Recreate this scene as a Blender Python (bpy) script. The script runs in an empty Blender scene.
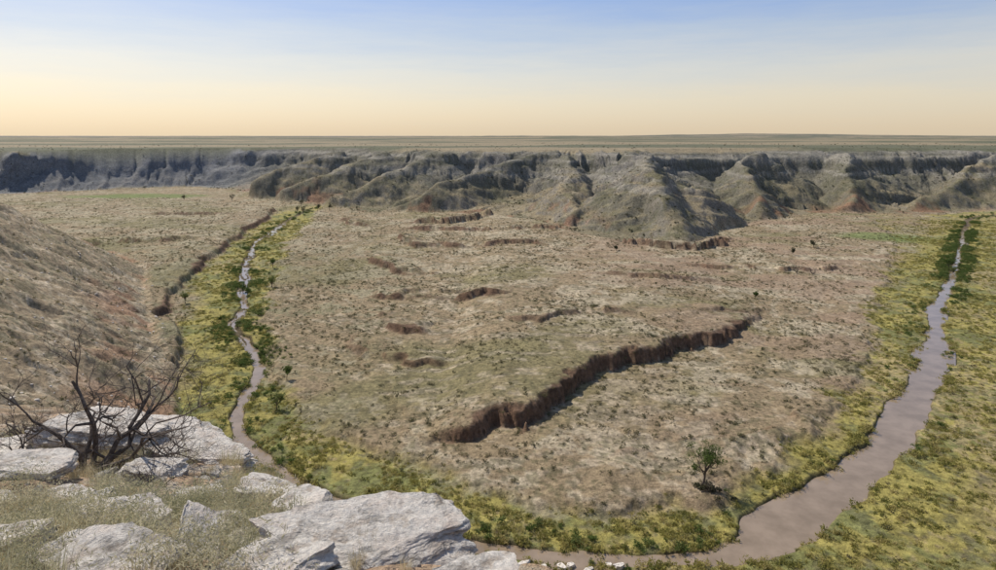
import bpy, math, random, bmesh
import numpy as np
from mathutils import Vector
random.seed(7)
RNG = np.random.default_rng(7)
scene = bpy.context.scene
rad = math.radians

# ------------------------------------------------------------------ noise
def _hash(ix, iy, seed):
    h = (ix.astype(np.int64)*374761393 + iy.astype(np.int64)*668265263 + seed*1442695041) & 0xffffffff
    h = ((h ^ (h >> 13))*1274126177) & 0xffffffff
    h = h ^ (h >> 16)
    return (h & 0xffffff)/float(0xffffff)
def vnoise(x, y, seed=0):
    ix = np.floor(x); iy = np.floor(y)
    fx = x-ix; fy = y-iy
    fx = fx*fx*fx*(fx*(fx*6-15)+10); fy = fy*fy*fy*(fy*(fy*6-15)+10)
    a = _hash(ix, iy, seed); b = _hash(ix+1, iy, seed)
    c = _hash(ix, iy+1, seed); d = _hash(ix+1, iy+1, seed)
    return (a*(1-fx)+b*fx)*(1-fy)+(c*(1-fx)+d*fx)*fy
def fbm(x, y, o=4, seed=0, gain=.5):
    t = 0; a = 1; n = 0
    for i in range(o):
        t = t+a*vnoise(x*2**i+17.3*i, y*2**i-9.1*i, seed+i*31)
        n += a; a *= gain
    return t/n
def sstep(a, b, v):
    t = np.clip((v-a)/(b-a), 0, 1)
    return t*t*(3-2*t)
def inside(x, y, P):
    r = np.zeros(x.shape, bool)
    n = len(P)
    for i in range(n):
        x0, y0 = P[i]; x1, y1 = P[(i+1) % n]
        if y0 == y1: continue
        c = ((y0 > y) != (y1 > y)) & (x < (x1-x0)*(y-y0)/(y1-y0)+x0)
        r ^= c
    return r
def pldist(x, y, P, side=False):
    best = np.full(x.shape, 1e18); s = np.zeros(x.shape); acc = 0; sg = np.zeros(x.shape)
    for (x0, y0), (x1, y1) in zip(P[:-1], P[1:]):
        dx, dy = x1-x0, y1-y0; L = math.hypot(dx, dy)
        t = np.clip(((x-x0)*dx+(y-y0)*dy)/(L*L), 0, 1)
        d = (x-x0-t*dx)**2+(y-y0-t*dy)**2
        m = d < best
        best = np.where(m, d, best); s = np.where(m, acc+t*L, s); acc += L
        if side: sg = np.where(m, np.sign(dx*(y-y0)-dy*(x-x0)), sg)
    if side: return np.sqrt(best), s, sg
    return np.sqrt(best), s
def arclen(P):
    a = [0]
    for p, q in zip(P[:-1], P[1:]): a.append(a[-1]+math.hypot(q[0]-p[0], q[1]-p[1]))
    return np.array(a)
def smooth_pl(P, n=4):
    P = np.array(P, float); out = []
    for i in range(len(P)-1):
        p0 = P[max(i-1, 0)]; p1 = P[i]; p2 = P[i+1]; p3 = P[min(i+2, len(P)-1)]
        for k in range(n):
            t = k/n
            out.append(.5*((2*p1)+(-p0+p2)*t+(2*p0-5*p1+4*p2-p3)*t*t+(-p0+3*p1-3*p2+p3)*t**3))
    out.append(P[-1]); return np.array(out)

# ------------------------------------------------------------------ plan of the valley (metres)
RIV = [(-156,545,2),(-152,470,2),(-143,410,2),(-139,371,2.2),(-125,330,2.6),(-121,312,3),(-106,272,3.2),(-101,258,2.6),(-93,238,2.8),(-88,222,2.6),(-86,209,2.2),(-77,195,2.2),
       (-68,182,2.2),(-61,164,1.8),(-59,151,1.6),(-57,140,1.8),(-51,130,2),(-43,121.5,1.8),(-34,114,1.6),(-24,107,1.4),
       (-15,101.4,1.4),(-5,97.8,1.6),(6,95.4,1.8),(17,94.0,2.0),(28,94.0,2.6),(38.5,96.8,5.6),(46.5,103.8,8.2),(60,113.5,7.8),(74,126,7.2),
       (91,144.5,6.2),(107,162.5,5.6),(125,186,4.4),(139,206,2.8),(152,226,2.6),(172,250,3),(200,286,2.8),(223,316,2.6),(260,365,2.4),(323,447,3),(380,500,3),(560,540,3)]
RIVS = smooth_pl(RIV, 3)
RIVP = [tuple(p[:2]) for p in RIVS]; RIVW = RIVS[:, 2]; RIVA = arclen(RIVP)
FAR = [(-2500,760),(-900,650),(-506,661),(-469,696),(-428,736),(-350,765),(-298,722),(-244,639),(-190,590),(-142,549),(-110,515),(-76,506),(-30,500),
       (1,490),(23,458),(45,396),(72,360),(104,350),(132,378),(150,420),(190,464),(248,500),(298,506),(340,500),(409,534),(567,565),(900,520),(2500,600)]
FARPOLY = FAR+[(60000,600),(60000,60000),(-60000,60000),(-60000,760)]
# crest lines of the spurs: (x, y, height), then flank slope
RIDGES = [([(126,620,47),(118,540,42),(108,455,37),(104,402,23),(101,358,3)], .54),
          ([(59,620,46.6),(2,590,35),(-48,540,21),(-78,515,5)], .58),
          ([(-47,640,46),(-100,600,30),(-145,560,8)], .62),
          ([(-165,690,45),(-211,662,28),(-259,638,8)], .6),
          ([(70,600,44),(60,520,27),(50,450,9)], .58),
          ([(236,600,46),(205,545,30),(196,482,8)], .6),
          ([(330,625,46),(300,560,24),(275,512,6)], .58),
          ([(500,640,46),(420,580,26),(345,530,7)], .58),
          ([(620,680,46),(560,600,24),(470,560,5)], .55),
          ([(-110,650,44),(-165,625,25),(-215,602,5)], .6)]
NEAR = [(-1500,260),(-420,295),(-300,335),(-193,325),(-150,285),(-127,238),(-100,195),(-82,165),(-66,137),(-58,122),(-47,109),(-35,100),(-20,92),
        (0,86),(20,84),(40,80),(60,68),(120,43),(250,0),(600,-120),(2000,-300)]
NEARPOLY = NEAR+[(60000,-300),(60000,-60000),(-60000,-60000),(-60000,260)]
FG = [(-140,40),(-60,44),(-26,31),(-14,24),(-8.5,18.5),(-5.4,14.2),(-3.3,10.6),(-1.3,7.5),(.6,6.3),(1.5,5.4),(2.4,3),(4,0),(8,-5),(20,-20),(60,-60)]
FGPOLY = FG+[(60,-400),(-400,-400),(-400,40)]
SC = [(100,232),(73,201),(66,191),(57,184),(49,179.5),(40,172.6),(32,168),(25,162),(20,155),(14,149),(11,142),(6.8,138),(3,133.5),(-1.6,130),(-6,126.5),(-12,125),(-19,128),(-25.7,147),(-37,191),
      (-41,238),(-58.6,309.5),(-58,375),(-52.6,438),(0,500)]
SCPOLY = SC+[(230,520),(200,420),(150,300)]
LT = [(-84,172),(-92,190),(-112,218),(-120,240),(-128,262),(-136,295),(-150,351),(-162,420),(-168,480),(-180,530),(-300,600)]
LTPOLY = LT+[(-900,600),(-900,200)]
T2 = [(265,460),(240,394),(180,300),(140,238),(101,178),(68,137),(47,116),(33,108),(16,105.5),(-3,110.5),(-22,123),(-42,143),(-61.6,174),(-80,224),(-112,342),(-141,494),(-150,560)]
T2POLY = T2+[(300,560)]
STEPS = [([(-50,248),(-38,239),(-26,238),(-12,236),(6,240)],2.6), ([(-66,322),(-58,302),(-47,286),(-38,281),(-22,284)],2.6), ([(-66,396),(-56,362),(-48,352),(-32,350)],2.8), ([(-46,360),(-20,350),(10,352),(34,346)],2.2),
         ([(-66,456),(-50,446),(-33,441),(-12,466),(3,496),(20,500)],4.2), ([(-38,220),(-33,205),(-22,200)],1.9), ([(60,382),(80,354),(106,342),(126,360),(138,386)],3.8),
         ([(-34,184),(-22,170),(-10,167)],1.4), ([(-4,205),(12,202),(34,210),(44,208)],1.2), ([(80,306),(110,290),(150,293),(176,310)],1.6), ([(-46,200),(-42,184),(-32,166)],1.2),
         ([(-240,330),(-215,345),(-180,352),(-160,362)],2.2), ([(66,146),(52,133),(36,125),(18,122),(8,124)],1.0), ([(-120,470),(-105,440),(-80,432)],2.2), ([(-105,390),(-92,372),(-80,372)],1.8),
         ([(30,272),(52,262),(84,268),(100,264)],1.5), ([(60,215),(85,222),(110,236)],1.0), ([(-260,480),(-220,470),(-190,476)],1.8), ([(-70,420),(-30,405),(20,410),(60,398)],2.4)]

def terrain(x, y, full=True):
    r = np.hypot(x, y)
    n_a = fbm(x/38, y/38, 4, 3)-.5; n_b = fbm(x/38, y/38, 4, 91)-.5
    n_c = fbm(x/7, y/7, 3, 5)-.5; n_d = fbm(x/7, y/7, 3, 55)-.5
    inf_ = inside(x+n_a*22, y+n_b*22, FARPOLY)
    inn = inside(x+n_c*4, y+n_d*4, NEARPOLY)
    Z0 = np.zeros(x.shape)
    big = np.full(x.shape, 99.)
    m = dict(scarp=Z0.copy(), sdL=-big, sd2=big.copy(), dr=big.copy(), sr=Z0.copy(), inf=inf_, df=Z0.copy(), t=Z0.copy(), g=Z0.copy(), inn=inn, dn=Z0.copy(), r=r, na=n_a, nc=n_c)
    z = Z0.copy()
    # ---------------- valley floor
    I = np.nonzero(~(inn & (r < 75)) & (r < 1500) & ~(inf_ & (r > 800)))[0]
    if len(I):
        X_, Y_ = x[I], y[I]; na, nb, nc, nd = n_a[I], n_b[I], n_c[I], n_d[I]
        zf = (fbm(X_/70, Y_/70, 4, 21)-.5)*2.2+(fbm(X_/11, Y_/11, 3, 22)-.5)*.7+(fbm(X_/2.5, Y_/2.5, 2, 23)-.5)*.32
        ne = fbm(X_/2.0, Y_/2.0, 3, 24)-.5
        xs = X_+na*9+nc*5; ys = Y_+nb*9+nd*5
        xs2 = X_+nc*8+ne*1.8; ys2 = Y_+nd*8-ne*1.8
        ins = inside(xs2, ys2, SCPOLY); dsc, ssc = pldist(xs2, ys2, SC)
        amp = 3.9*np.clip((96-X_)/34, 0, 1)*np.interp(X_, [-40,-14,-8,0], [.0,.1,.6,1])*np.interp(Y_, [120,230,330,500], [1,.9,.5,.3])
        sd = np.where(ins, dsc, -dsc)
        slump = .6+.3*vnoise(X_/6, Y_/6, 25)
        zf += amp*(slump*sstep(-.2, .8, sd)+(1-slump)*sstep(.4, 2.6, sd-1.0*(slump-.7)))
        sc = sstep(-1.4, .1, sd)*(1-sstep(1.4, 2.8, sd))*np.clip(amp/2.2, 0, 1)
        xs3 = X_+na*18+nc*8+ne; ys3 = Y_+nb*18+nd*8-ne
        brk = .25+.75*sstep(.30, .47, fbm(X_/10, Y_/10, 2, 26))
        for P, A in STEPS:
            d_, s_, sg_ = pldist(xs3, ys3, P, True); L_ = arclen(P)[-1]
            fa = brk*A*sstep(0, .22, s_/L_)*(1-sstep(.78, 1, s_/L_)); q = d_*sg_
            zf += fa*sstep(-.6, 1.1, q)*(1-sstep(2, 18, q))
            sc = np.maximum(sc, np.clip(fa/1.7, 0, 1)*sstep(-1.4, 0, q)*(1-sstep(.8, 2.2, q)))
        insL = inside(xs, ys, LTPOLY); dL, sL = pldist(xs, ys, LT)
        sdL = np.where(insL, dL, -dL)
        zf += 2.6*sstep(-.5, 1.6, sdL)
        sc = np.maximum(sc, sstep(-2, 0, sdL)*(1-sstep(1.4, 3.0, sdL))*sstep(.3, .5, fbm(X_/25, Y_/25, 2, 77)))
        i2 = inside(xs2, ys2, T2POLY); d2, _ = pldist(xs2, ys2, T2)
        sd2 = np.where(i2, d2, -d2)
        zf -= .8*(1-sstep(-1.5, 1.0, sd2))*(1-sstep(2, 8, sdL))
        xr = X_+nd*2.6; yr = Y_+nc*2.6
        dr, sr = pldist(xr, yr, RIVP)
        w = np.interp(sr, RIVA, RIVW)/2
        w = w*(.7+.6*vnoise(sr/7, sr*0, 8))
        k = sstep(-.2, .9, dr-w)
        zf = zf*k+(-2.1)*(1-k)
        bar = sstep(.56, .66, vnoise(sr/5, dr/1.0, 44))*np.clip((sr < 390)*1.+(sr > 790), 0, 1)
        zf = np.where(dr < w+.5, zf+bar*1.0, zf)
        z[I] = zf; m['scarp'][I] = sc; m['sdL'][I] = sdL; m['sd2'][I] = sd2; m['dr'][I] = dr-w; m['sr'][I] = sr
    # ---------------- far upland
    I = np.nonzero(inf_)[0]
    if len(I):
        X_, Y_, R_ = x[I], y[I], r[I]; na, nb, nc, nd = n_a[I], n_b[I], n_c[I], n_d[I]
        df, sf = pldist(X_+na*22, Y_+nb*22, FAR)
        wid = np.interp(X_, [-600,-320,-240,-150,250,400,600], [60,72,130,150,150,130,110])
        t = df/wid
        zp = np.interp(X_, [-800,-350,-200,300,600], [43.5,44.5,46.5,48,47])+(fbm(X_/130, Y_/130, 4, 61)-.5)*3.5
        prof = np.interp(t, [0,.12,.5,.8,.86,.90,1,1.4], [0,.04,.32,.64,.76,.93,.99,1.0])
        wob = na*30+nc*3
        sf2 = sf+df*.4*np.interp(X_, [-300,60,100,400], [-1,-1,.7,.7])
        g1 = 1-np.abs(2*vnoise((sf2+wob)/32, df/260, 62)-1)
        g2 = 1-np.abs(2*vnoise((sf2+wob*.8)/12, df/150, 63)-1)
        g3 = 1-np.abs(2*vnoise((sf2+wob*.6)/4.8, df/80, 64)-1)
        g = .46*g1+.34*g2+.20*g3
        zr = np.full(X_.shape, -99.)
        for ri, (P, fl) in enumerate(RIDGES):
            P2 = [(a, b) for a, b, c in P]; A = arclen(P2)
            xa = X_+na*30+nc*3; ya = Y_+nb*30+nd*3
            d_, s_, sg_ = pldist(xa, ya, P2, True)
            hh = np.interp(s_, A, [c for a, b, c in P])*(.95+.08*vnoise(s_/22, s_*0+ri, 70))
            gl = 1-np.abs(2*vnoise((s_+d_*.7)/13+ri*7, d_/70+sg_*13, 71)-1); gl2 = 1-np.abs(2*vnoise((s_+d_*.7)/4.8+ri*7, d_/40+sg_*13, 72)-1)
            c_ = hh-fl*np.sqrt(d_*d_+16)+2.5-(gl*.55+gl2*.45-.2)*7.5*sstep(0, 14, d_)*np.clip(hh/20, 0, 1)
            zr = np.maximum(zr, c_)
        bump = np.clip(4*t*(1.12-t), 0, 1)*(t < 1.12)
        zF = zp*prof-bump*(g-.33)*20
        zF = np.maximum(zF, np.minimum(zr, zp+.0))
        zF += bump*(fbm(X_/6, Y_/6, 4, 66)-.5)*.9
        st_ = zF/5.5+na*.5; fr = st_-np.floor(st_)
        zF += bump*(sstep(.25, .75, fr)-fr)*1.7*sstep(14, 26, zF)
        zF += np.clip((R_-900)/9000, 0, 1)*11+np.clip((R_-1500)/4000, 0, 1)*(fbm(X_/900, Y_/900, 4, 68)-.5)*26
        zF += 34*np.exp(-((X_-2900)/1300)**2-((Y_-6800)/900)**2)+9*np.exp(-((X_-500)/700)**2-((Y_-4200)/500)**2)
        zF = np.maximum(zF, (fbm(X_/30, Y_/30, 3, 22)-.5)*1.5*(1-sstep(0, 30, df)))
        kf = sstep(0, 6, df)
        z[I] = z[I]*(1-kf)+np.maximum(zF, 0)*kf
        m['df'][I] = df; m['t'][I] = t; m['g'][I] = g
    # ---------------- near upland
    I = np.nonzero(inn)[0]
    inF = np.zeros(x.shape, bool)
    if len(I):
        X_, Y_, R_ = x[I], y[I], r[I]; nc, nd, na = n_c[I], n_d[I], n_a[I]
        dn, sn = pldist(X_+nc*4, Y_+nd*4, NEAR)
        gn = 1-np.abs(2*vnoise((sn+na*10)/11, dn/60, 82)-1)
        gn2 = 1-np.abs(2*vnoise((sn+na*6)/3.6, dn/25, 83)-1)
        hn = .63*dn-sstep(0, 12, dn)*((gn*.65+gn2*.35)-.5)*3.4+(fbm(X_/3, Y_/3, 3, 84)-.5)*1.1*sstep(0, 6, dn)
        hn = np.maximum(np.minimum(hn, 51.5+(fbm(X_/20, Y_/20, 3, 85)-.5)*2), 0)
        zn = np.maximum(z[I]*(1-sstep(0, 4, dn)), np.minimum(z[I], 0)*(1-sstep(0, 2, dn)))+hn
        e1 = fbm(X_/1.3, Y_/1.3, 3, 88)-.5; e2 = fbm(X_/1.3, Y_/1.3, 3, 89)-.5
        iF = inside(X_+e1*1.0, Y_+e2*1.0, FGPOLY); dF, _ = pldist(X_+e1*1.0, Y_+e2*1.0, FG)
        zfg = 58.3-.375*np.clip(Y_, -4, 100)+(fbm(X_/1.4, Y_/1.4, 4, 86)-.5)*.6*np.clip(R_/4, 0, 1)+.05*np.clip(-X_-6, 0, 12)
        kF = iF*sstep(0, .6, dF)
        zn = np.where(iF, np.maximum(zn, zn*(1-kF)+zfg*kF), zn)
        z[I] = zn; m['dn'][I] = dn; inF[I] = iF
    m['inF'] = inF
    return (z, m) if full else z

def green_mask(x, y, m):
    side = np.interp(m['sr'], [0, 420, 500, 5000], [0, 0, 1, 1])
    n = fbm(x/18, y/18, 3, 401)
    fall = (1-side)*(1-sstep(11, 24, m['dr']+(n-.5)*14))+side*(1-.8*sstep(9, 32, m['dr']+(n-.5)*26)*sstep(.3, .5, n))
    g = (1-sstep(-3.5, 3, m['sd2']+(n-.5)*10))*np.clip(fall, 0, 1)
    g = g*(1-sstep(-2, 1, m['sdL']))*np.where(m['inn'], 1-sstep(0, 3, m['dn']), 1)*np.where(m['inf'], 0, 1)
    return np.clip(g, 0, 1)

# ------------------------------------------------------------------ ground sheet
front = np.linspace(-43, 43, 1250)
b = np.concatenate([np.arange(-180, -70, 6.), np.arange(-70, -43, .6), front, np.arange(43.6, 70, .6), np.arange(70, 180, 6.)])
def geo(a, c, q): return np.exp(np.arange(math.log(a), math.log(c), q))
rr = np.concatenate([[.3,.8,1.4], geo(2, 16, .009), geo(16, 88, .012), geo(88, 260, .0036), geo(260, 900, .0042), geo(900, 32000, .025), [34000]])
NB, NR = len(b), len(rr)
B, R = np.meshgrid(np.radians(b), rr)
X = R*np.sin(B); Y = R*np.cos(B)
x = X.ravel(); y = Y.ravel()
z, M = terrain(x, y)
Zg = z.reshape(NR, NB)
dzr = np.gradient(Zg, rr, axis=0); dzt = np.gradient(Zg, np.radians(b), axis=1)/R
slope = np.sqrt(dzr**2+dzt**2).ravel()

def C(*c): return np.array(c, float)
def mix(c, col, m):
    m = np.clip(m, 0, 1)[:, None]; return c*(1-m)+col*m
N1 = fbm(x/55, y/55, 4, 201); N2 = fbm(x/14, y/14, 4, 202); N3 = fbm(x/3.2, y/3.2, 3, 203); N4 = fbm(x/1.1, y/1.1, 2, 204)
q = np.sqrt(x**2+((y-330)*.8)**2)
N5 = fbm(q/2.6+M['na']*6, np.arctan2(y-330, x)*9, 3, 205)
col = np.tile(C(.275,.208,.125), (len(x), 1))
west = np.clip((-x-8-.08*(y-120))/50, 0, 1)*np.clip((420-y)/150, .3, 1)
col = mix(col, C(.195,.170,.080), sstep(.42, .62, N1+.25*(N2-.5)+.14*west-.05)*.8)
col = mix(col, C(.50,.41,.295), sstep(.49, .61, .55*N2+.35*N3+.1*N4-.04*west)*.85*sstep(.36, .56, 1-N1+.1))
col = mix(col, C(.48,.39,.28), sstep(.52, .67, .6*N5+.4*N3-.05*west)*.65)
col = mix(col, C(.12,.108,.056), sstep(.50, .62, .4*N5+.6*N4)*.6)
col = mix(col, C(.14,.135,.06), sstep(.53, .63, .6*N2+.4*N3)*(.2+.45*west))
col = mix(col, C(.29,.20,.135), sstep(.45, .6, fbm(x/30, y/12, 3, 215))*np.clip((x-10)/60, 0, 1)*.6)
gm = green_mask(x, y, M)
yg = mix(np.tile(C(.31,.265,.075), (len(x), 1)), C(.175,.18,.058), sstep(.44, .60, .5*N3+.5*N2))
yg = mix(yg, C(.36,.275,.145), sstep(.48, .62, .4*N4+.6*N1)*.75)
yg = mix(yg, C(.11,.112,.045), sstep(.56, .66, .5*N4+.5*N3)*.7)  # dark blotches: shadows among the growth, painted into the green band
kg = (np.clip(gm*1.15-.5*(N3-.35), 0, 1)*(gm > 0))[:, None]*.92
col = col*(1-kg)+yg*kg
e = np.exp(-(((x+364)/95)**2+((y-655)/34)**2)*1.3)+np.exp(-(((x-232)/34)**2+((y-388)/24)**2)*1.2)
col = mix(col, C(.15,.19,.06), sstep(.25, .75, e+.4*(N2-.5))*.8)
col = mix(col, C(.085,.063,.042), (1-sstep(.2, 1.2, M['dr']))*.9)
col = mix(col, C(.145,.085,.054), M['scarp']*.92)
# far upland
gs = M['g']
fc = np.tile(C(.255,.205,.125), (len(x), 1))
fc = mix(fc, C(.165,.147,.082), sstep(.42, .60, N2)*.8)
fc = mix(fc, C(.32,.27,.19), sstep(.50, .66, N3)*.45)
fc = mix(fc, C(.205,.192,.168), sstep(.42, .68, M['t']+.35*(N2-.5)+.2*(gs-.4))*(M['t'] < 1.05)*.75)
fc = mix(fc, C(.175,.163,.148), sstep(.55, 1.0, slope)*.65)
fc = mix(fc, C(.115,.108,.066), sstep(.45, .75, gs)*(M['t'] < 1.05)*.5)  # gully shadows painted in as a darker slope colour
fc = mix(fc, C(.11,.105,.06), sstep(.52, .64, .5*N4+.5*N2)*.5)
band = fbm(z/2.2+M['na']*.8, x/400, 2, 230)
fc = mix(fc, C(.34,.31,.265), sstep(.54, .64, band)*sstep(16, 26, z)*(M['t'] < 1.02)*.45)
fc = mix(fc, C(.25,.13,.078), sstep(.50, .60, N1*.5+N2*.5)*(1-sstep(.10, .28, M['t']))*.7)
fc = mix(fc, C(.18,.185,.197), (1-sstep(-350, -230, x))*sstep(.02, .2, M['t'])*(M['t'] < 1.0)*.75)  # distance haze and bluish shade of the left cliffs, painted into the colour
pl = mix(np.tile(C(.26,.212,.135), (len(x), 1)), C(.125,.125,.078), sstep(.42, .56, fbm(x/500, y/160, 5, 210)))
pl = mix(pl, C(.19,.18,.165), sstep(2500, 14000, M['r'])*.8)  # plateau greys with distance: aerial haze painted into its colour
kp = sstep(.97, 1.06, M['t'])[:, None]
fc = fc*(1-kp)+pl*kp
kf = (M['inf']*sstep(0, 8, M['df']))[:, None]
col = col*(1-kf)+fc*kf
# near slope
nc = np.tile(C(.32,.245,.155), (len(x), 1))
nc = mix(nc, C(.52,.43,.31), sstep(.46, .58, .5*N3+.5*N4)*.75)
nc = mix(nc, C(.15,.13,.07), sstep(.48, .60, N2*.4+N4*.6)*.7)
nc = mix(nc, C(.32,.17,.10), sstep(.54, .66, fbm(x/12, y/12, 3, 220))*(1-sstep(12, 26, M['dn']))*.6)
kn = (M['inn']*sstep(0, 3, M['dn']))[:, None]
col = col*(1-kn)+nc*kn
N6 = fbm(x/.45, y/.45, 4, 230); N7 = fbm(x/1.7, y/1.7, 3, 231)
f = np.tile(C(.38,.265,.175), (len(x), 1))
f = mix(f, C(.55,.47,.37), sstep(.5, .62, N6)*.8)
f = mix(f, C(.21,.165,.10), sstep(.5, .62, N7)*.6)
kF = M['inF'].astype(float)[:, None]
col = col*(1-kF)+f*kF
rockm = np.clip(np.where(M['inf'], sstep(.1, .4, M['t'])*(1-sstep(1, 1.1, M['t'])), 0), 0, 1)

me = bpy.data.meshes.new("ground")
co = np.stack([x, y, z], 1).astype(np.float32)
i0 = (np.arange(NR-1)[:, None]*NB+np.arange(NB-1)[None, :]).ravel()
faces = np.stack([i0, i0+1, i0+NB+1, i0+NB], 1)[:, ::-1]
wrap = np.arange(NR-1)*NB
fw = np.stack([wrap+NB-1, wrap, wrap+NB, wrap+2*NB-1], 1)[:, ::-1]
faces = np.concatenate([faces, fw]).astype(np.int32)
def fill_mesh(me, co, faces, smooth=True):
    k = faces.shape[1]
    me.vertices.add(len(co)); me.vertices.foreach_set("co", np.asarray(co, np.float32).ravel())
    me.loops.add(faces.size); me.loops.foreach_set("vertex_index", faces.astype(np.int32).ravel())
    me.polygons.add(len(faces)); me.polygons.foreach_set("loop_start", np.arange(0, faces.size, k, dtype=np.int32))
    me.polygons.foreach_set("loop_total", np.full(len(faces), k, np.int32))
    if smooth: me.polygons.foreach_set("use_smooth", np.ones(len(faces), bool))
    me.update(calc_edges=True)
fill_mesh(me, co, faces)
at = me.attributes.new("tint", 'FLOAT_COLOR', 'POINT')
at.data.foreach_set("color", np.concatenate([np.clip(col, 0, 1), np.ones((len(x), 1))], 1).astype(np.float32).ravel())
at = me.attributes.new("rocky", 'FLOAT', 'POINT'); at.data.foreach_set("value", rockm.astype(np.float32))
ground = bpy.data.objects.new("ground", me); scene.collection.objects.link(ground)
if me.polygons[len(i0)//2].normal.z < 0: me.flip_normals()

# ------------------------------------------------------------------ material helpers
class NT:
    def __init__(s, name):
        s.m = bpy.data.materials.new(name); s.m.use_nodes = True; s.t = s.m.node_tree; s.n = s.t.nodes
        s.b = s.n["Principled BSDF"]
        s.b.inputs["Roughness"].default_value = .9
        s.b.inputs["Specular IOR Level"].default_value = .15
    def a(s, typ, **kw):
        n = s.n.new(typ)
        for k, v in kw.items(): setattr(n, k, v)
        return n
    def l(s, a, b): s.t.links.new(a, b)
    def noise(s, vec, scale, detail=4, rough=.6):
        n = s.a("ShaderNodeTexNoise"); n.inputs["Scale"].default_value = scale
        n.inputs["Detail"].default_value = detail; n.inputs["Roughness"].default_value = rough
        if vec: s.l(vec, n.inputs["Vector"])
        return n.outputs["Fac"]
    def mr(s, v, a, b, c, d):
        n = s.a("ShaderNodeMapRange"); s.l(v, n.inputs[0])
        for i, q in zip((1,2,3,4), (a,b,c,d)): n.inputs[i].default_value = q
        return n.outputs[0]
    def math(s, op, a, b):
        n = s.a("ShaderNodeMath", operation=op)
        for i, q in enumerate((a, b)):
            if isinstance(q, (int, float)): n.inputs[i].default_value = q
            else: s.l(q, n.inputs[i])
        return n.outputs[0]
    def vscale(s, c, f):
        n = s.a("ShaderNodeVectorMath", operation='SCALE'); s.l(c, n.inputs[0]); s.l(f, n.inputs["Scale"]); return n.outputs[0]
    def ramp(s, f, stops):
        n = s.a("ShaderNodeValToRGB"); e = n.color_ramp.elements
        while len(e) < len(stops): e.new(.5)
        for k, (p, c) in zip(e, stops): k.position = p; k.color = (*c, 1)
        s.l(f, n.inputs[0]); return n.outputs[0]

g = NT("ground_soil_grass")
pos = g.a("ShaderNodeNewGeometry").outputs["Position"]
tint = g.a("ShaderNodeAttribute", attribute_name="tint").outputs["Color"]
rk = g.a("ShaderNodeAttribute", attribute_name="rocky").outputs["Fac"]
f1 = g.mr(g.noise(pos, .9, 4, .7), .3, .7, .5, 1.5)
f2 = g.mr(g.noise(pos, 6, 3, .7), .3, .7, .7, 1.3)
f3 = g.mr(g.noise(pos, .12, 5, .7), .3, .7, .78, 1.22)
ff = g.math('MULTIPLY', g.math('MULTIPLY', f1, f2), f3)
g.l(g.vscale(tint, ff), g.b.inputs["Base Color"])
h1 = g.math('MULTIPLY', g.noise(pos, 1.6, 5, .75), .35)
h2 = g.math('MULTIPLY', g.math('MULTIPLY', g.noise(pos, .14, 6, .7), 2.0), rk)
h3 = g.math('MULTIPLY', g.noise(pos, 14, 4, .7), .05)
bp = g.a("ShaderNodeBump"); bp.inputs["Strength"].default_value = 1; bp.inputs["Distance"].default_value = 1
g.l(g.math('ADD', g.math('ADD', h1, h2), h3), bp.inputs["Height"]); g.l(bp.outputs[0], g.b.inputs["Normal"])
me.materials.append(g.m)

# ------------------------------------------------------------------ river water
P = RIVS; V = []; F = []
for i in range(len(P)):
    a = P[max(i-1, 0)][:2]; c = P[min(i+1, len(P)-1)][:2]; t = (c-a)/np.linalg.norm(c-a); nrm = np.array([-t[1], t[0]])
    w = P[i][2]/2*1.35+1.9
    for k in (-1, -.33, .33, 1): V.append((*(P[i][:2]+nrm*w*k), -1.25))
for i in range(len(P)-1):
    for k in range(3): F.append((i*4+k, i*4+k+1, i*4+k+5, i*4+k+4))
wm = bpy.data.meshes.new("river_water"); wm.from_pydata(V, [], F); wm.update()
if wm.polygons[0].normal.z < 0: wm.flip_normals()
river = bpy.data.objects.new("river_water", wm); scene.collection.objects.link(river)
w = NT("muddy_water"); pos = w.a("ShaderNodeNewGeometry").outputs["Position"]
w.l(w.ramp(w.noise(pos, .25, 4), [(.35,(.22,.162,.105)), (.65,(.30,.225,.155))]), w.b.inputs["Base Color"])
w.b.inputs["Roughness"].default_value = .06; w.b.inputs["Specular IOR Level"].default_value = .45
bp = w.a("ShaderNodeBump"); bp.inputs["Strength"].default_value = .18; bp.inputs["Distance"].default_value = .04
w.l(w.noise(pos, 1.6, 4), bp.inputs["Height"]); w.l(bp.outputs[0], w.b.inputs["Normal"])
wm.materials.append(w.m)

# ------------------------------------------------------------------ plant pieces
def leaf_mat(name, c1, c2, c3, tr=.4):
    m = NT(name)
    oi = m.a("ShaderNodeObjectInfo").outputs["Random"]
    pos = m.a("ShaderNodeNewGeometry").outputs["Position"]
    v = m.math('ADD', m.math('MULTIPLY', oi, .6), m.math('MULTIPLY', m.noise(pos, 2.5, 3), .4))
    c = m.ramp(v, [(.2, c1), (.5, c2), (.85, c3)])
    m.l(c, m.b.inputs["Base Color"]); m.b.inputs["Roughness"].default_value = .85
    tl = m.a("ShaderNodeBsdfTranslucent"); m.l(c, tl.inputs[0]); mx = m.a("ShaderNodeMixShader"); mx.inputs[0].default_value = tr
    m.l(m.b.outputs[0], mx.inputs[1]); m.l(tl.outputs[0], mx.inputs[2]); m.l(mx.outputs[0], m.n["Material Output"].inputs[0])
    return m.m
M_scrub = leaf_mat("scrub_leaf", (.08,.083,.042), (.14,.132,.066), (.26,.215,.125))
M_reed = leaf_mat("reed_leaf", (.17,.175,.05), (.34,.305,.09), (.46,.38,.17))
M_jun = leaf_mat("juniper_leaf", (.07,.075,.042), (.10,.10,.058), (.15,.135,.08))
M_green = leaf_mat("willow_leaf", (.08,.12,.03), (.12,.165,.045), (.18,.20,.07))
M_sage = leaf_mat("sage_leaf", (.26,.26,.15), (.42,.395,.245), (.56,.50,.34))
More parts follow.
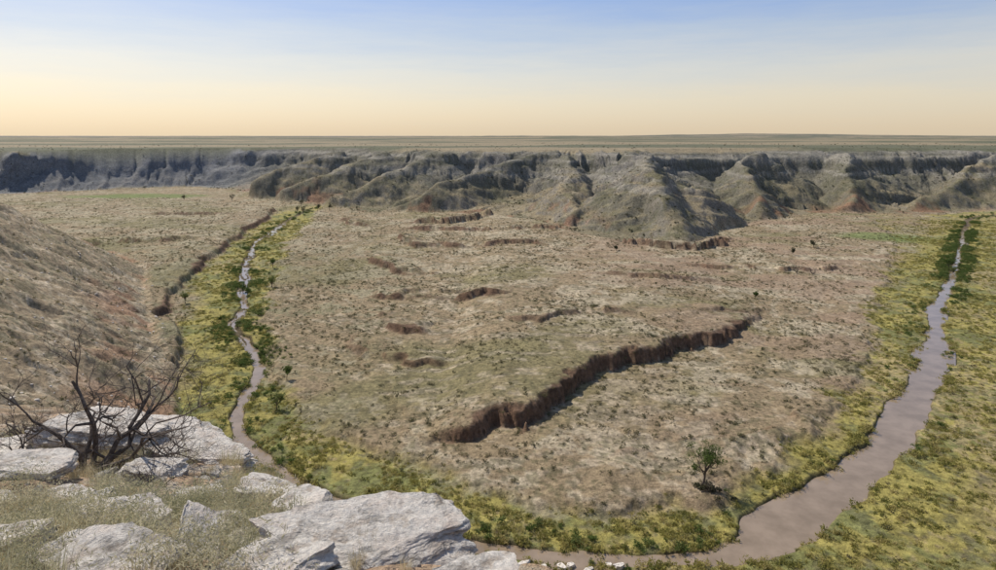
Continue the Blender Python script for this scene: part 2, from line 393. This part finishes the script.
M_straw = leaf_mat("dry_grass", (.38,.31,.18), (.54,.45,.27), (.62,.54,.36))
bk = NT("bark"); pos = bk.a("ShaderNodeNewGeometry").outputs["Position"]
bk.l(bk.ramp(bk.noise(pos, 18, 4), [(.3,(.06,.046,.038)), (.7,(.18,.145,.12))]), bk.b.inputs["Base Color"])
M_bark = bk.m

def lib(name, meshes):
    c = bpy.data.collections.new(name)
    for i, m in enumerate(meshes):
        o = bpy.data.objects.new("%s_%02d" % (name, i), m); c.objects.link(o)
    return c
def leafcloud(n, shape, size, rng, up=0., aspect=.5):
    c = shape(rng, n)
    d = rng.normal(size=(n, 3)); d[:, 2] = d[:, 2]*(1-up)+up*2.; d /= np.linalg.norm(d, axis=1)[:, None]
    s = np.cross(d, rng.normal(size=(n, 3))); s /= np.linalg.norm(s, axis=1)[:, None]
    L = size*(.6+.8*rng.random(n))[:, None]
    a = c-d*L; bb = c+d*L; o = s*L*aspect
    V = np.stack([a, c+o, bb, c-o], 1).reshape(-1, 3)
    F = np.arange(n*4).reshape(-1, 4); return V, F
def lobes(k, R, H, rng0, flat=.75):
    cs = [(rng0.normal()*R*.45, rng0.normal()*R*.45, H*(.3+.4*rng0.random()), R*(.35+.35*rng0.random())) for _ in range(k)]
    def f(rng, n):
        ci = np.array([cs[i] for i in rng.integers(0, k, n)])
        d = rng.normal(size=(n, 3)); d /= np.linalg.norm(d, axis=1)[:, None]
        rad_ = (rng.random(n)**.4)[:, None]*ci[:, 3:4]
        p = ci[:, :3]+d*rad_*np.array([1, 1, flat]); p[:, 2] = np.abs(p[:, 2]); return p
    return f
def mesh_from(name, V, F, mat):
    m = bpy.data.meshes.new(name); fill_mesh(m, V, F, False); m.materials.append(mat); return m
def bushset(name, mat, n, R, H, size, k=6, nv=5, up=0., aspect=.5):
    ms = []
    for i in range(nv):
        rg = np.random.default_rng(100+i+len(name)*7)
        V, F = leafcloud(n, lobes(k, R, H, rg), size, rg, up, aspect); ms.append(mesh_from(name, V, F, mat))
    return lib(name, ms)
def grassset(name, mat, n, spread, L, wdt, nv=4, lean=.5):
    ms = []
    for i in range(nv):
        rg = np.random.default_rng(300+i+len(name))
        a = rg.random(n)*2*np.pi; rr_ = rg.random(n)**.6*spread
        base = np.stack([np.cos(a)*rr_, np.sin(a)*rr_, 0*a-.03], 1)
        out = np.stack([np.cos(a+rg.normal(size=n)*.6), np.sin(a+rg.normal(size=n)*.6), 0*a], 1)
        ln = L*(.5+.8*rg.random(n))[:, None]; k = (lean*rg.random(n))[:, None]
        mid = base+np.array([0, 0, 1])*ln*.55+out*ln*k*.3; tip = base+np.array([0, 0, 1])*ln*(1-.35*k)+out*ln*k
        sd_ = np.stack([-out[:, 1], out[:, 0], 0*a], 1)*wdt
        V = np.stack([base-sd_, base+sd_, mid+sd_*.7, tip, mid-sd_*.7], 1).reshape(-1, 3)
        j = np.arange(n)[:, None]*5
        m = bpy.data.meshes.new(name)
        fs = [tuple(q) for q in np.concatenate([j, j+1, j+2, j+4], 1).tolist()]+[tuple(q) for q in np.concatenate([j+4, j+2, j+3], 1).tolist()]
        m.from_pydata(V.tolist(), [], fs); m.materials.append(mat); ms.append(m)
    return lib(name, ms)
scrub = bushset("scrub_bush", M_scrub, 60, .5, .5, .10, 5)
reed = bushset("reed_clump", M_reed, 70, .65, .6, .20, 6, up=.5, aspect=.28)
jun = bushset("juniper_bush", M_jun, 70, .5, .7, .14, 5)
wil = bushset("willow_bush", M_green, 150, .6, .9, .10, 8)
sage = bushset("sage_bush", M_sage, 1500, .55, .5, .026, 16, up=.45, aspect=.2)
grass = grassset("grass_tuft", M_straw, 90, .14, .30, .003)
grass2 = grassset("grassgreen_tuft", M_sage, 130, .22, .42, .0035, lean=.8)

def scatter(name, px, py, scl, coll, nv, zoff=-.05, zs=None):
    pz = terrain(px, py, False)+zoff if zs is None else zs
    m = bpy.data.meshes.new(name); n = len(px)
    m.vertices.add(n); m.vertices.foreach_set("co", np.stack([px, py, pz], 1).astype(np.float32).ravel())
    for nm, ty, d in (("scl", 'FLOAT', scl), ("rz", 'FLOAT', RNG.random(n)*6.28), ("vi", 'INT', RNG.integers(0, nv, n))):
        a = m.attributes.new(nm, ty, 'POINT'); a.data.foreach_set("value", np.asarray(d, np.int32 if ty == 'INT' else np.float32))
    ob = bpy.data.objects.new(name, m); scene.collection.objects.link(ob)
    t = bpy.data.node_groups.new(name+"_scatter", 'GeometryNodeTree')
    t.interface.new_socket("Geometry", in_out='INPUT', socket_type='NodeSocketGeometry')
    t.interface.new_socket("Geometry", in_out='OUTPUT', socket_type='NodeSocketGeometry')
    N = t.nodes; gi = N.new("NodeGroupInput"); go = N.new("NodeGroupOutput")
    ip = N.new("GeometryNodeInstanceOnPoints"); ci = N.new("GeometryNodeCollectionInfo")
    ci.inputs["Collection"].default_value = coll; ci.inputs["Separate Children"].default_value = True; ci.inputs["Reset Children"].default_value = True
    def na(nm, ty):
        q = N.new("GeometryNodeInputNamedAttribute"); q.data_type = ty; q.inputs["Name"].default_value = nm
        return q.outputs["Attribute"]
    cx = N.new("ShaderNodeCombineXYZ"); L = t.links.new
    L(gi.outputs[0], ip.inputs["Points"]); L(ci.outputs[0], ip.inputs["Instance"]); ip.inputs["Pick Instance"].default_value = True
    L(na("vi", 'INT'), ip.inputs["Instance Index"]); L(na("rz", 'FLOAT'), cx.inputs[2]); L(cx.outputs[0], ip.inputs["Rotation"])
    L(na("scl", 'FLOAT'), ip.inputs["Scale"]); L(ip.outputs[0], go.inputs[0])
    md = ob.modifiers.new("scatter", 'NODES'); md.node_group = t
    return ob
def cand(n, ymin, ymax, pad=1.08, power=2):
    yy = (ymin**power+(ymax**power-ymin**power)*RNG.random(n))**(1/power); xx = (RNG.random(n)*2-1)*yy*.77*pad
    return xx, yy
xx, yy = cand(105000, 92, 620, power=1.35); zz, m = terrain(xx, yy); gmm = green_mask(xx, yy, m)
wst = np.clip((-xx-8-.08*(yy-120))/50, 0, 1)*np.clip((420-yy)/150, 0, 1)
p = .85*sstep(.42, .63, .5*fbm(xx/22, yy/22, 3, 301)+.5*fbm(xx/5, yy/5, 2, 302)+.04*wst)*(1-gmm)*(m['dr'] > 1)*(~m['inn'])*np.where(m['inf'], .25, 1)*np.clip((560-yy)/220, .25, 1)+.08*(m['dr'] > 1)
k = (RNG.random(len(xx)) < p) & (~m['inf'] | (m['t'] < 1))
scatter("scrub_bushes", xx[k], yy[k], .26+1.1*RNG.random(k.sum())**4+yy[k]/1300, scrub, 5, zs=zz[k]-.05)
xx, yy = cand(150000, 88, 470, power=1.2); zz, m = terrain(xx, yy); gmm = green_mask(xx, yy, m)
p = gmm*(m['dr'] > .2)*(.12+.88*sstep(.42, .58, fbm(xx/6, yy/6, 3, 311)))*.85
k = RNG.random(len(xx)) < p
scatter("floodplain_reeds", xx[k], yy[k], .35+.8*RNG.random(k.sum())**2*(.6+1.0*np.exp(-m['dr'][k]/5))+yy[k]/1500, reed, 5, zs=zz[k]-.1)
n = 26000
si = RNG.random(n)*RIVA[-1]*.93; bx = np.interp(si, RIVA, RIVS[:, 0]); by = np.interp(si, RIVA, RIVS[:, 1])
xx = bx+RNG.normal(size=n)*4.2; yy = by+RNG.normal(size=n)*4.2; zz, m = terrain(xx, yy)
p = (m['dr'] > .3)*(m['dr'] < 7)*.20*sstep(.5, .66, fbm(xx/9, yy/9, 2, 321))*np.where(xx < 0, 1, .7)
p = p+.75*(m['dr'] > .2)*(m['dr'] < 6)*(yy > 222)*(yy < 460)*(xx > 0)*sstep(.40, .52, fbm(xx/14, yy/14, 2, 323))
p = p+.5*(m['dr'] > .2)*(m['dr'] < 8)*(yy > 160)*(yy < 300)*(xx < 0)*sstep(.5, .6, fbm(xx/12, yy/12, 2, 324))
k = (RNG.random(n) < p) & (~m['inn'])
scatter("willow_thicket", xx[k], yy[k], .45+.95*RNG.random(k.sum())**2+yy[k]/900, wil, 5, zs=zz[k]-.1)
xx, yy = cand(60000, 350, 1100); zz, m = terrain(xx, yy)
p = m['inf']*(.06+.5*sstep(.5, .7, fbm(xx/25, yy/25, 3, 331)))*np.where(m['t'] > .9, .12, 1)
k = RNG.random(len(xx)) < p
scatter("juniper_shrubs", xx[k], yy[k], .6+1.3*RNG.random(k.sum())**2, jun, 5, zs=zz[k]-.1)
xx, yy = cand(50000, 30, 340, power=1.3); zz, m = terrain(xx, yy)
k = (RNG.random(len(xx)) < .45*m['inn']*(~m['inF'])*sstep(.4, .62, fbm(xx/9, yy/9, 3, 341)))
scatter("slope_shrubs", xx[k], yy[k], .3+.8*RNG.random(k.sum())**2, scrub, 5, zs=zz[k]-.05)

# foreground plants
n = 6500; xx = -13+15*RNG.random(n); yy = 3.5+18*RNG.random(n); zz, m = terrain(xx, yy)
k = (m['inF']) & (RNG.random(n) < .6*sstep(.44, .6, fbm(xx/1.2, yy/1.2, 3, 351)))
scatter("dry_grass_tufts", xx[k], yy[k], .3+.55*RNG.random(k.sum()), grass, 4, zs=zz[k])
n = 1000; xx = -12+11.6*RNG.random(n); yy = 4.5+12*RNG.random(n); zz, m = terrain(xx, yy)
k = (m['inF']) & (RNG.random(n) < .05+.9*sstep(.47, .56, fbm(xx/1.5, yy/1.5, 2, 352))) & (xx < -.75-.16*yy) & (yy < 11.4)
scatter("sagebrush", xx[k], yy[k], .35+.6*RNG.random(k.sum()), sage, 5, zs=zz[k]-.05)
k2 = (m['inF']) & (RNG.random(n) < .16) & (xx < -.6-.12*yy)
scatter("green_grass_tufts", xx[k2], yy[k2]+.1, .45+.5*RNG.random(k2.sum()), grass2, 4, zs=terrain(xx[k2], yy[k2]+.1, False))

# ------------------------------------------------------------------ rocks
rm = NT("limestone"); tc = rm.a("ShaderNodeTexCoord").outputs["Object"]
base = rm.ramp(rm.noise(tc, 2.2, 8, .72), [(.3,(.30,.22,.165)), (.40,(.55,.47,.39)), (.49,(.80,.74,.66)), (.75,(.66,.53,.43))])
mpp = rm.a("ShaderNodeMapping"); mpp.inputs["Scale"].default_value = (1.2, 1.2, 12); rm.l(tc, mpp.inputs[0])
lay = rm.mr(rm.noise(mpp.outputs[0], 1.6, 5, .7), .36, .48, .5, 1)
rm.l(rm.vscale(base, rm.math('MULTIPLY', lay, rm.mr(rm.noise(tc, 22, 4, .7), .3, .7, .74, 1.16))), rm.b.inputs["Base Color"])
bp = rm.a("ShaderNodeBump"); bp.inputs["Strength"].default_value = 1; bp.inputs["Distance"].default_value = .09
rm.l(rm.math('ADD', rm.noise(tc, 5, 9, .75), rm.math('MULTIPLY', lay, .4)), bp.inputs["Height"]); rm.l(bp.outputs[0], rm.b.inputs["Normal"])
def rock(name, X_, Y_, dims, rot=(0, 0, 0), sink=.3, seed=1, zabs=None):
    rg = np.random.default_rng(seed)
    bm = bmesh.new(); bmesh.ops.create_icosphere(bm, subdivisions=6 if max(dims) > .9 and Y_ < 50 else 5 if Y_ < 50 else 3, radius=1)
    m = bpy.data.meshes.new(name); bm.to_mesh(m); bm.free()
    v = np.zeros(len(m.vertices)*3, np.float32); m.vertices.foreach_get("co", v); v = v.reshape(-1, 3).astype(float)*1.6
    pls = [((0,.05,1),.55),((0,0,-1),.7),((1,.4*rg.normal(),.05),.85),((-1,.4*rg.normal(),.05),.85),((.4*rg.normal(),1,.05),.8),((.4*rg.normal(),-1,.05),.78)]
    for i in range(10):
        d = rg.normal(size=3); d[2] *= .35; d /= np.linalg.norm(d); pls.append((d, .70+.24*rg.random()))
    for d, o in pls:
        d = np.array(d, float); d /= np.linalg.norm(d)
        wv = (fbm(v[:, 0]*2.5+seed, v[:, 1]*2.5+v[:, 2]*1.9, 4, seed)-.5)*.2
        e_ = v@d-o-wv
        v -= np.clip(e_, 0, None)[:, None]*d
    ax = v*np.array(dims)
    lay = np.floor(ax[:, 2]/.08+1.2*fbm(ax[:, 0]*1.5, ax[:, 1]*1.5, 2, seed+5)); off = _hash(lay, lay*0+seed, 3)-.5
    side = np.clip(1-np.abs(v[:, 2])/.6, 0, 1)
    v[:, :2] *= (1+off*.2*side)[:, None]
    nn = fbm(ax[:, 0]*4+seed*3.1+ax[:, 2]*3, ax[:, 1]*4-ax[:, 2]*4, 5, seed, .6)-.5
    v *= (1+nn*.18)[:, None]
    v *= np.array(dims)/1.7
    m.vertices.foreach_set("co", v.astype(np.float32).ravel()); m.update(); m.materials.append(rm.m)
    o = bpy.data.objects.new(name, m); scene.collection.objects.link(o)
    zt = terrain(np.array([X_*1.]), np.array([Y_*1.]), False)[0] if zabs is None else zabs
    o.location = (X_, Y_, zt+dims[2]*(.5-sink)); o.rotation_euler = [rad(a) for a in rot]
    return o
rock("caprock_slab", -8.0, 13.1, (2.5,1.2,.60), (4,5,6), .1, 11, 53.82)
rock("caprock_slab", -6.1, 13.0, (2.3,1.1,.55), (4,9,-5), .1, 12, 53.46)
rock("caprock_slab", -7.2, 13.9, (2.6,1.2,.5), (4,6,2), .2, 13, 53.5)
rock("caprock_slab", -1.2, 6.3, (1.9,1.0,.40), (8,5,12), .25, 14)
rock("caprock_slab", .25, 6.15, (1.5,.8,.36), (8,7,-14), .25, 15)
for i, (a, b_, d, r_) in enumerate([
    (-1.75,7.8,(1.5,.9,.6),(14,14,20)), (-2.5,8.2,(.8,.6,.35),(0,0,40)), (-2.9,10.0,(1.1,.7,.4),(0,10,0)), (-2.85,6.1,(.4,.9,.4),(25,10,25)),
    (-4.2,7.4,(.9,.6,.32),(8,5,10)), (-5.2,7.9,(1.0,.6,.3),(8,0,60)), (-7.3,10,(1.2,.8,.42),(5,8,20)), (-9.8,13,(1.3,.9,.5),(0,0,0)),
    (-2.1,6.0,(.7,.5,.3),(0,12,70)), (-.45,7.0,(.8,.5,.4),(0,10,35)), (-1.9,5.6,(1.0,.6,.25),(0,0,20)), (-3.2,5.5,(1.1,.7,.25),(6,4,-20)),
    (-.6,7.2,(.7,.45,.4),(0,20,0)), (.95,6.3,(.7,.45,.32),(0,10,30)), (-3.7,11.0,(1.1,.65,.42),(0,10,-20)), (-4.6,12.6,(1.2,.7,.48),(0,14,-10)),
    (-2.2,9.2,(.8,.5,.35),(0,0,50)), (-1.15,7.5,(.8,.5,.45),(0,20,10)), (-6.2,9.3,(.8,.55,.28),(0,0,0)), (-3.9,6.1,(1.0,.6,.28),(0,6,0)), (-1.9,8.8,(.9,.55,.4),(0,16,-30)),
    (-.2,5.6,(.8,.45,.22),(0,0,15)),(-4.9,6.4,(.8,.55,.28),(0,0,35)),(-8.6,11.2,(1.0,.7,.36),(0,5,0)),(-2.0,7.0,(.6,.4,.28),(0,15,80)),(.5,6.7,(.6,.4,.3),(0,25,60)),(-2.6,7.1,(.7,.45,.28),(0,5,20)),
    (-3.3,9.3,(.8,.5,.32),(0,12,0)),(-5.8,10.8,(1.0,.6,.38),(0,8,15)),(-3.2,7.4,(.6,.4,.28),(10,5,50)),(-6.9,8.7,(.8,.5,.28),(0,5,20)),(-5.6,6.9,(.6,.4,.25),(5,5,80)),(-4.4,9.6,(.7,.45,.3),(0,10,40))]):
    rock("limestone_boulder", a, b_, d, r_, .3, 30+i)
for i in range(10):
    rock("river_boulder", -2+i*2.1+RNG.normal()*.5, 92.0+RNG.normal()*.6, (1.0+1.2*RNG.random(), .9, .7), (0, 5, 180*RNG.random()), .1, 80+i)
def small_stone(seed):
    rg = np.random.default_rng(seed); bm = bmesh.new(); bmesh.ops.create_icosphere(bm, subdivisions=2, radius=1)
    m = bpy.data.meshes.new("stone"); bm.to_mesh(m); bm.free()
    v = np.zeros(len(m.vertices)*3, np.float32); m.vertices.foreach_get("co", v); v = v.reshape(-1, 3).astype(float)
    for i in range(8):
        d = rg.normal(size=3); d /= np.linalg.norm(d); e_ = v@d-.6; v -= np.clip(e_, 0, None)[:, None]*d
    v *= np.array([1, .75, .5]); m.vertices.foreach_set("co", v.astype(np.float32).ravel()); m.update(); m.materials.append(rm.m); return m
st = lib("stone", [small_stone(i) for i in range(5)])
n = 6000; xx = -13+16*RNG.random(n); yy = 3+20*RNG.random(n); zz, m = terrain(xx, yy); k = m['inF'] & (RNG.random(n) < .8)
scatter("loose_stones", xx[k], yy[k], .02+.17*RNG.random(k.sum())**3, st, 5, zs=zz[k])
xx, yy = cand(16000, 30, 330, power=1.4); zz, m = terrain(xx, yy); k = m['inn'] & (~m['inF']) & (RNG.random(len(xx)) < .4)
scatter("slope_stones", xx[k], yy[k], .12+.5*RNG.random(k.sum())**4, st, 5, zs=zz[k])

# ------------------------------------------------------------------ trees
def tube(path, radii, V, F, sides=6):
    path = np.array(path, float); n0 = len(V)
    for i, p in enumerate(path):
        t = path[min(i+1, len(path)-1)]-path[max(i-1, 0)]; t = t/(np.linalg.norm(t)+1e-9)
        u = np.cross(t, [.3, .5, .81]); u /= np.linalg.norm(u); w_ = np.cross(t, u)
        for k in range(sides):
            a = 2*math.pi*k/sides; V.append(tuple(p+radii[i]*(math.cos(a)*u+math.sin(a)*w_)))
    for i in range(len(path)-1):
        for k in range(sides):
            a = n0+i*sides+k; b_ = n0+i*sides+(k+1) % sides; F.append((a, b_, b_+sides, a+sides))
def grow(p, d, L, r, lvl, V, F, rg, tips, gn=.35, nb=3, upw=.1, maxl=4):
    n = 6; path = [p]; rs = [r]; q = p.copy(); d = d/np.linalg.norm(d)
    for i in range(n):
        d = d+rg.normal(size=3)*gn+np.array([0, 0, upw]); d /= np.linalg.norm(d)
        q = q+d*L/n; path.append(q.copy()); rs.append(r*(1-.6*(i+1)/n))
    tube(path, rs, V, F, 7 if lvl < 2 else 4)
    if lvl >= maxl: tips.append((q, d)); return
    for j in range(nb+(lvl > 1)):
        i = rg.integers(2, n+1); dd = (path[i]-path[i-1]); dd /= np.linalg.norm(dd)
        nd = dd+rg.normal(size=3)*.75; grow(path[i], nd, L*(.5+.3*rg.random()), rs[i]*.72, lvl+1, V, F, rg, tips, gn, nb, upw, maxl)
    tips.append((q, d))
def bare_tree(name, loc, stems, L, r, seed, maxl=4, spread=.9, gn=.33, nb=3, upw=.05):
    rg = np.random.default_rng(seed); V = []; F = []; tips = []
    for i in range(stems):
        a = i*2*math.pi/stems+rg.random(); grow(np.array([.06*math.cos(a), .06*math.sin(a), -.1]), np.array([math.cos(a)*spread, math.sin(a)*spread*.6, 1.]), L*(.7+.5*rg.random()), r*(.7+.4*rg.random()), 1, V, F, rg, tips, gn, nb, upw, maxl)
    m = bpy.data.meshes.new(name); m.from_pydata(V, [], F); m.materials.append(M_bark)
    o = bpy.data.objects.new(name, m); scene.collection.objects.link(o); o.location = loc; return o
def gz(a, b_): return float(terrain(np.array([a*1.]), np.array([b_*1.]), False)[0])
bare_tree("dead_mesquite_tree", (-7.3, 11.7, gz(-7.3, 11.7)), 7, 1.6, .062, 5, 5, .95, .3, 3, .03)
bare_tree("dead_shrub", (-6.2, 11.6, gz(-6.2, 11.6)), 7, .8, .02, 6, 4, 1.3)
bare_tree("dead_shrub", (-9.3, 13.4, gz(-9.3, 13.4)), 7, 1.1, .028, 8, 4, 1.2)
bare_tree("dead_shrub", (-8.4, 9.6, gz(-8.4, 9.6)), 7, .45, .012, 9, 4, 1.3)
bare_tree("dead_shrub", (-5.4, 10.2, gz(-5.4, 10.2)), 8, .5, .012, 10, 4, 1.3)

def leafy_tree(name, a, b_, H, mat, seed, dens=26, ls=.16):
    rg = np.random.default_rng(seed); V = []; F = []; tips = []
    grow(np.array([0, 0, -.3]), np.array([.08, 0, 1.]), H*.45, H*.032, 0, V, F, rg, tips, .1, 4, .12, 0)
    top = tips[-1][0]; tips = []
    for j in range(9):
        an = rg.random()*6.28; hh = top*(.55+.45*rg.random())
        grow(hh, np.array([math.cos(an)*.75, math.sin(an)*.75, .9]), H*(.26+.2*rg.random()), H*.014, 2, V, F, rg, tips, .2, 2, .14, 3)
    nb = len(F); V = np.array(V)
    c = np.repeat(np.array([t[0] for t in tips]), dens, 0); c = c+rg.normal(size=c.shape)*H*.04
    Vl, Fl = leafcloud(len(c), lambda r_, n: c, ls, rg, .4, .35)
    m = bpy.data.meshes.new(name); m.from_pydata(np.concatenate([V, Vl]).tolist(), [], F+(Fl+len(V)).tolist())
    m.materials.append(M_bark); m.materials.append(mat)
    mi = np.zeros(len(m.polygons), np.int32); mi[nb:] = 1; m.polygons.foreach_set("material_index", mi)
    o = bpy.data.objects.new(name, m); scene.collection.objects.link(o); o.location = (a, b_, gz(a, b_)); return o
leafy_tree("cottonwood_tree", 35, 111, 8.0, M_green, 21, 55, .17)
bare_tree("fallen_brush_pile", (35.6, 110.2, gz(35.6, 110.2)-.1), 9, 1.5, .07, 31, 4, 1.6)
xx = 35.8+RNG.normal(size=14)*1.5; yy = 110.2+RNG.normal(size=14)*.8
scatter("brush_undergrowth", xx, yy, .8+.9*RNG.random(14), jun, 5)
for i, (a, b_, h) in enumerate([(-49,144,4.5),(-100,255,5),(-91,262,5.5),(-96,248,4),(-104,300,5),(-113,235,4.5),(-150,500,7),(-143,515,7),(-158,510,6),(-135,520,6),(206,297,5),(203,290,4.5),(213,305,5),
                                (-52,160,3.5),(-170,560,7),(-290,600,7),(-250,610,7),(60,330,3),(170,350,4),(150,330,3.5),(95,240,2.6)]):
    leafy_tree("small_cottonwood_tree", a, b_, h, M_jun if b_ > 320 else M_green, 60+i, 24, .2)
bare_tree("dead_standing_tree", (131, 285, gz(131, 285)), 4, 3.2, .18, 41, 3, .4)
bare_tree("dead_standing_tree", (137, 283, gz(137, 283)), 4, 2.8, .18, 42, 3, .4)

# ------------------------------------------------------------------ light, sky
SUN_AZ, SUN_EL = rad(-46), rad(47)
sl = bpy.data.lights.new("sun", 'SUN'); sl.energy = 4.4; sl.angle = rad(.5); sl.color = (1, .94, .84)
so = bpy.data.objects.new("sun", sl); scene.collection.objects.link(so)
S = Vector((math.sin(SUN_AZ)*math.cos(SUN_EL), math.cos(SUN_AZ)*math.cos(SUN_EL), math.sin(SUN_EL)))
so.rotation_euler = S.to_track_quat('Z', 'Y').to_euler()
so.location = S*200
wd = bpy.data.worlds.new("World"); scene.world = wd; wd.use_nodes = True
t = wd.node_tree; N = t.nodes; L = t.links.new; N.clear()
out = N.new("ShaderNodeOutputWorld"); add = N.new("ShaderNodeAddShader")
sky = N.new("ShaderNodeTexSky"); sky.sky_type = 'NISHITA'; sky.sun_disc = False; sky.sun_elevation = SUN_EL; sky.sun_rotation = SUN_AZ
sky.dust_density = 2
b1 = N.new("ShaderNodeBackground"); b1.inputs[1].default_value = .05; L(sky.outputs[0], b1.inputs[0])
tcn = N.new("ShaderNodeTexCoord"); sx = N.new("ShaderNodeSeparateXYZ"); L(tcn.outputs["Generated"], sx.inputs[0])
mp = N.new("ShaderNodeMapping"); mp.inputs["Scale"].default_value = (1.2, 1.2, 11); L(tcn.outputs["Generated"], mp.inputs[0])
nz = N.new("ShaderNodeTexNoise"); nz.inputs["Scale"].default_value = 3; nz.inputs["Detail"].default_value = 8; nz.inputs["Roughness"].default_value = .68; L(mp.outputs[0], nz.inputs["Vector"])
ma = N.new("ShaderNodeMath"); ma.operation = 'MULTIPLY_ADD'; L(nz.outputs["Fac"], ma.inputs[0]); ma.inputs[1].default_value = -.08; L(sx.outputs[2], ma.inputs[2])
ma2 = N.new("ShaderNodeMath"); ma2.operation = 'ADD'; L(ma.outputs[0], ma2.inputs[0]); ma2.inputs[1].default_value = .04
rp = N.new("ShaderNodeValToRGB"); e = rp.color_ramp.elements
stops = [(0,(.60,.485,.34)), (.05,(.57,.485,.365)), (.10,(.47,.445,.41)), (.15,(.31,.35,.43)), (.21,(.15,.24,.47)), (.5,(.11,.165,.30)), (1,(.07,.11,.20))]
while len(e) < len(stops): e.new(.5)
for k, (p_, c) in zip(e, stops): k.position = p_; k.color = (*c, 1)
L(ma2.outputs[0], rp.inputs[0])
b2 = N.new("ShaderNodeBackground"); b2.inputs[1].default_value = 1.0; L(rp.outputs[0], b2.inputs[0])
L(b1.outputs[0], add.inputs[0]); L(b2.outputs[0], add.inputs[1]); L(add.outputs[0], out.inputs[0])
scene.view_settings.view_transform = 'Standard'; scene.view_settings.look = 'None'; scene.view_settings.exposure = 0

# ------------------------------------------------------------------ camera
cd = bpy.data.cameras.new("camera"); cam = bpy.data.objects.new("camera", cd); scene.collection.objects.link(cam)
cam.location = (0, 0, 60); cam.rotation_euler = (rad(90), 0, 0)
cd.sensor_width = 36; cd.lens = 36*650/996; cd.shift_y = -149/996; cd.clip_start = .1; cd.clip_end = 60000
scene.camera = cam
print("verts", NB*NR)
